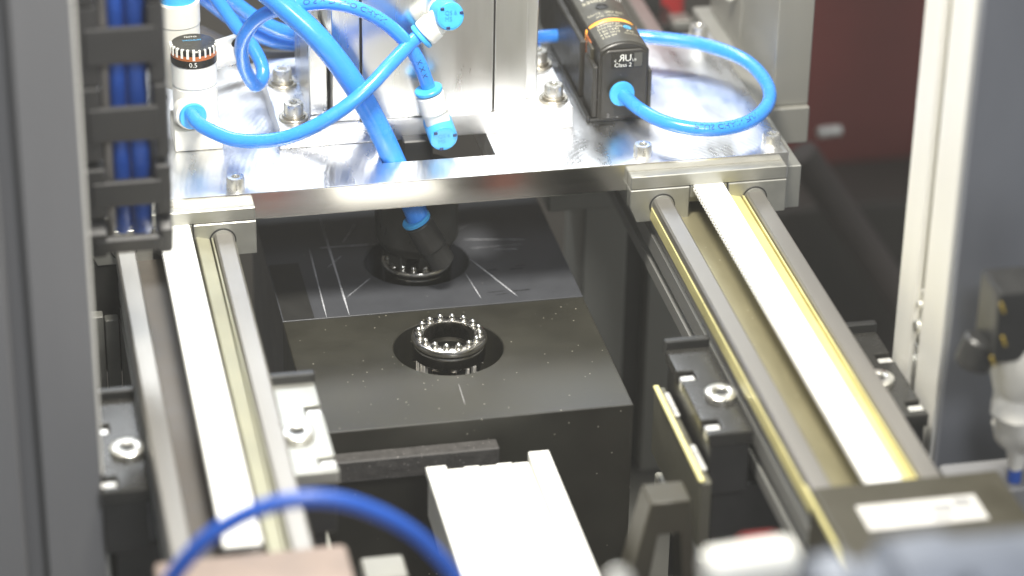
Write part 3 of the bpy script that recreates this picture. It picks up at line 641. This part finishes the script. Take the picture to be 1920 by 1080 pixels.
for k in range(5): m.box(-49.2 + k * 6.64, -42.7 + k * 6.64, -420, -116.4 + (k % 2) * .8, -73.1, -70.4, 0.35)
add('ribs', m, 'belt', T)
add('small_block', MB().box(-96, -80, -204, -190, -72, -58, 0.8), 'rear_grey', None, org=(-88, -197, -72))
props(bpy.data.objects['small_block'], 'small grey metal block low between the left rail and the white slide', 'block')

# ================================================================== uprights
def t_slot(x0, x1, y0, y1, left=True, front=True, yc=None):
    g, dp = 4.6, 7
    yc = yc if yc is not None else (y0 + y1) / 2; xc = (x0 + x1) / 2
    p = [(x0, y0)]
    if front: p += [(xc - g, y0), (xc - g + 1, y0 + 2), (xc - g - 3, y0 + 3), (xc - g - 3, y0 + dp), (xc + g + 3, y0 + dp), (xc + g + 3, y0 + 3), (xc + g - 1, y0 + 2), (xc + g, y0)]
    p += [(x1, y0), (x1, y1), (x0, y1)]
    if left: p += [(x0, yc + g), (x0 + 2, yc + g - 1), (x0 + 3, yc + g + 3), (x0 + dp, yc + g + 3), (x0 + dp, yc - g - 3), (x0 + 3, yc - g - 3), (x0 + 2, yc - g + 1), (x0, yc - g)]
    return p
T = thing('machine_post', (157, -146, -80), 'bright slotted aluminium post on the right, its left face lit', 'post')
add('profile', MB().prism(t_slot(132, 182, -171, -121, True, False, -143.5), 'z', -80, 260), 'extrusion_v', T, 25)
add('front_face', MB().box(133, 181.5, -174.5, -171.2, -80, 260, 1.0), 'slate_shade', T)  # added slab, coloured dark for the post's shaded front side
add('slot_nut', MB().box(133.4, 136.6, -147, -140.5, -14, 8, 0.6), 'steel', T)
m = MB(); m.cyl((133.4, -143.6, -8), (-1, 0, 0), 3.0, 2, 20, .5); m.cyl((133.4, -143.6, 2), (-1, 0, 0), 1.6, 2, 20, .4); m.box(132.8, 133.8, -146, -141, -38, -16, 0.3); add('slot_screw', m, 'steel', T)
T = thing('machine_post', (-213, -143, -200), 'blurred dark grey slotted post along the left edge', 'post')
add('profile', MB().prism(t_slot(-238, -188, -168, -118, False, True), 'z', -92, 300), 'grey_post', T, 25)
add('edge_highlight', MB().box(-187.9, -186.4, -160, -120, -92, 300, .4), 'extrusion_v', T)  # pale strip added as the highlight on the post's edge
add('foot', MB().box(-240, -188, -170, -112, -215, -92.3, 1.0), 'grey_post', T)
add('edge_strip', MB().box(-227, -223.5, -206, -202, -180, -62, 0.6), 'white', None, org=(-225, -204, -180)); props(bpy.data.objects['edge_strip'], 'white vertical strip at the very lower left corner', 'strip')
T = thing('rear_column', (150, 110, -20), 'grey column with stepped foot behind the right end of the plate', 'column')
add('shaft', MB().prism([(132.4, 58), (149, 58), (149, 170), (133.6, 170), (133.6, 120), (134.6, 119), (134.6, 112), (133.6, 111), (133.6, 64), (132.4, 63)], 'z', -5.8, 260, 0.4), 'rear_grey', T)
add('foot', MB().box(126.0, 149.2, 55, 175, -24, -6, 0.6), 'rear_grey', T)
m = MB(); m.cyl((133, 128, 20), (-1, -.2, 0), 3.4, 4, 24, .6); add('screw', m, 'steel', T)
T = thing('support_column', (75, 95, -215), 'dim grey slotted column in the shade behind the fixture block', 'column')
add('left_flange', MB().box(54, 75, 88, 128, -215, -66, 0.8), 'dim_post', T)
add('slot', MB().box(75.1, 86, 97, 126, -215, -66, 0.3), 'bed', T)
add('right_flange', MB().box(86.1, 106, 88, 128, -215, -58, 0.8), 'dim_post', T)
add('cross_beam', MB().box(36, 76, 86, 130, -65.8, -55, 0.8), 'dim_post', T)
T = thing('slatted_guard', (-172, -15, -120), 'dark guard of upright slats behind the left rail', 'guard')
for k in range(5): add('slat', MB().box(-188 + k * 6.2, -182.4 + k * 6.2, -18 + k * .4, -12, -130, -41 - k * 2.2, 0.4), 'slat', T)
m = MB(); m.lathe((-170, 4, -46), (0, -1, 0), [(30, 0), (32, 2), (32, 8), (30, 10)], 48); add('cover_disc', m, 'black', T)

# ================================================================== cable chain
H = thing('cable_chain', (-168.5, -92, 24), 'black cable chain hanging at the left with blue hoses inside', 'cable chain')
links = [(35.0, 8.0, .5, 4), (55.5, 11.5, .18, 2), (84, 15.5, .06, 0), (115, 16, 0.0, 0), (147, 16, 0, 0)]   # z, half length, tilt, set-back
for k, (z, hh, tilt, back) in enumerate(links):
    yb = -92 + back; R = Matrix.Rotation(tilt, 3, 'X'); ab = (-168.5, yb, z); hb = (4.2, 5.6, 7.0, 7.2, 7.2)[k]
    for x0, x1 in ((-185.2, -176.6 + (k % 2) * .8), (-157.4 - (k % 2) * .8, -151.8)): add('side_plate', MB().box(x0, x1, yb - 9, yb + 11, z - hh, z + hh, 1.4, 2, R, ab), 'chain', H)
    add('crossbar', MB().box(-181.5, -155.5, yb - 9.8, yb - 6.6, z - hb, z + hb, 0.9, 2, R, ab), 'chain', H)
for dx, r, m_, dy in ((-162.2, 3.9, 'tube_dark', 1), (-169.4, 3.6, 'tube_dark', 4), (-174.6, 1.8, 'cable_grey', -4)):
    path = smooth_path([(dx, -76 + dy, 27), (dx, -86 + dy, 38), (dx, -90 + dy, 55), (dx, -91 + dy, 90), (dx + .5, -91 + dy, 130), (dx, -91 + dy, 190)], 3)
    o = add('hose' if m_ == 'tube_dark' else 'cable', tube_mesh(path, r), m_, None, 60, (dx, -80 + dy, 20))
    props(o, {-162.2: 'right blue hose inside the cable chain', -169.4: 'left blue hose inside the cable chain', -174.6: 'thin grey cable inside the cable chain'}[dx], 'hose' if m_ == 'tube_dark' else 'cable')
tube([(-198, 30, 110), (-192, 24, 86), (-186, 20, 62), (-178, 18, 44), (-170, 20, 30)], 2.6, 'thin blue hose between the left post and the cable chain', 'tube', name='hose', cat='hose')
T = thing('cable_bundle', (-186, 10, 0), 'clutter of dull grey cables beside the left post', 'cable')
for k in range(4):
    o = add('cable', tube_mesh(smooth_path([(-190 + k * 3, 8 + k * 4, 70), (-185 + k * 3, 6 + k * 5, 40), (-188 + k * 4, 4 + k * 4, 10), (-182 + k * 2, 6, -15)], 3), 1.5 + .3 * (k % 2), 10), 'cable_grey' if k % 2 else 'chain', T)

# ================================================================== foreground
oH, pH = tube([(-182, -298, -8), (-175, -300, 14), (-160, -300, 32), (-139, -300, 41.5), (-118.5, -300, 40), (-97.6, -300, 27.3), (-83, -300, 9), (-74, -300, -10)], 2.8,
              'dark blue hose arching out of focus across the bottom left foreground', 'tube_dark', 2.5, 'hose', 'hose')
T = thing('drive_motor', (2.7, -474.3, 90.8), 'blurred slate grey motor body in the lower right corner', 'motor')
m = MB(); m.lathe((-22, -470, 102), (1, 0, -.02), [(9, 0), (15, 4), (16, 12), (13, 15), (13, 22), (18, 25), (19, 40), (17, 44), (17, 80), (14, 82)], 40); add('body', m, 'slate', T)
add('fin', MB().box(16, 19, -490, -486, 96, 124, 1), 'slate', T); add('fin', MB().box(26, 29, -490, -486, 96, 119, 1), 'slate', T)
T = thing('warning_tube', (-8, -380, 52), 'blurred white tube with a red edge at the bottom right of centre', 'tube')
m = MB(); m.lathe((-21, -380, 55), (1, .05, .02), [(5, 0), (7, 2), (7, 26), (6, 28)], 28); add('sleeve', m, 'white', T)
add('red_band', MB().box(-8, 3, -375, -372, 58.5, 61, 0.8), 'red', T)
o = add('clamp_knob', MB().lathe((-49.5, -380, 53), (.2, -.7, .8), [(3.6, 0), (4.2, 1), (4.2, 8), (3.2, 9)], 28), 'steel', None, org=(-49.5, -380, 53)); props(o, 'blurred round silver knob at the bottom edge right of the white slide', 'knob')
for nx, lb in ((62, 'orange red stop post mirrored in the middle of the plate front edge'), (-69, 'orange red stop post mirrored in the plate front edge near the left carriage')):
    T = thing('stop_post', (nx, -311, -215), lb, 'post', 'orange red stop posts below the picture')
    add('post', MB().box(nx - 9, nx + 9, -320, -302, -215, -118, 1.5, 2), 'clear', T)
    add('cap', MB().box(nx - 7.5, nx + 7.5, -318.5, -303.5, -117.9, -114, 1.2, 2), 'black', T)
T = thing('sensor_connector', (150, -205, 20), 'dark connector with yellow marks at the right edge', 'connector')
add('body', MB().box(134, 170, -216, -196, 16, 46, 2, 2), 'black', T); add('nut', MB().cyl((134, -206, 22), (-.3, 0, -1), 7, 12, 12, 1), 'black', T)
for p in ((135, 38), (137, 24), (133.6, 16)): add('yellow_mark', MB().box(p[0], p[0] + 1.1, -217, -216.1, p[1], p[1] + 4.5, 0.2, 1, Matrix.Rotation(-.4, 3, 'Y')), 'yellow', T)
T = thing('bellows', (152, -205, -36), 'white crumpled bellows at the right edge above a blue tube', 'bellows')
m = MB(); m.lathe((153, -206, -36), (-.05, 0, 1), [(3, 0), (4, 8), (8, 12), (10, 17), (9.2, 20), (11, 26), (9.6, 30), (9, 33), (11.5, 40), (10.4, 45), (11.6, 51), (10.8, 58), (9, 61)], 28, rfun=lambda k, a, r: r * (1 + .10 * math.sin(2 * a + k * 1.3) + .05 * math.sin(5 * a + k))); add('pleats', m, 'fabric', T)
tube([(152.6, -206, -34), (152.8, -206, -44), (153.4, -206, -58), (150, -204, -75)], 2.6, 'short dark blue tube hanging under the white bellows', 'tube_dark')
T = thing('cross_rail', (150, -215, -42), 'grey horizontal rail running off the lower right edge', 'rail')
add('beam', MB().box(128.2, 240, -212, -190, -78, -42, 1.0), 'grey_post', T)

# ================================================================== behind
o = add('red_board', MB().box(225, 460, 395, 400, -600, 120, 1), 'dark_red', None, org=(320, 398, -600)); props(o, 'dark red board far behind the bright right post', 'board')
o = add('red_housing', MB().box(100, 147, 262, 300, -52, 60, 2), 'red', None, org=(124, 280, -52)); props(o, 'red housing seen past the sensor at the top edge', 'housing')
o = add('dark_filler', MB().box(222, 470, 330, 390, -598, -205, 6, 2), 'filler', None, org=(340, 360, -598)); props(o, 'near black filler box added where the red board fades into darkness', 'filler')  # dark box added to make the lower board fade out
T = thing('rear_drive', (120, 240, -60), 'black stepped drive unit in front of the red housing', 'drive unit')
add('lower_step', MB().box(108, 136, 232, 258, -60, -40, 1), 'black', T); add('upper_step', MB().box(104, 130, 246, 261, -40, -28, 1), 'black', T)
add('terminal', MB().box(128, 138, 215, 226, -36, -31, .6), 'carriage', T)
T = thing('diagonal_strut', (250, 260, -180), 'dim diagonal bar running down behind the right rail', 'strut')
m = MB(); a = Vector((212, 250, -128)); bb = Vector((282, 250, -232)); m.lathe(a, bb - a, [(8, 0), (9, 1), (9, (bb - a).length), (8, (bb - a).length + 1)], 20); add('bar', m, 'strut', T)
o = add('rear_bolt', MB().cyl((220, 248, -116), (1, 0, .05), 3.4, 13, 20, .6), 'steel', None, org=(226, 248, -116)); props(o, 'small blurred bolt in the dark behind the right end of the plate', 'bolt')

# ================================================================== thin haze volume added to stand for lens glare
hz = MB().box(-1000, 1300, -1300, 1000, -1600, 760, 0); o = add('haze', hz, 'bed'); o.data.materials.clear(); o["kind"] = "stuff"
o.modifiers.clear()
hm = bpy.data.materials.new('glare_haze'); hm.use_nodes = True; nt = hm.node_tree; nt.nodes.remove(nt.nodes["Principled BSDF"])
pv = nt.nodes.new("ShaderNodeVolumePrincipled"); pv.inputs["Color"].default_value = (0.95, 0.93, 0.86, 1); pv.inputs["Density"].default_value = 0.026
nt.links.new(pv.outputs[0], nt.nodes["Material Output"].inputs["Volume"]); o.data.materials.append(hm)
props(o, 'thin pale haze volume added to stand for lens glare', 'haze')
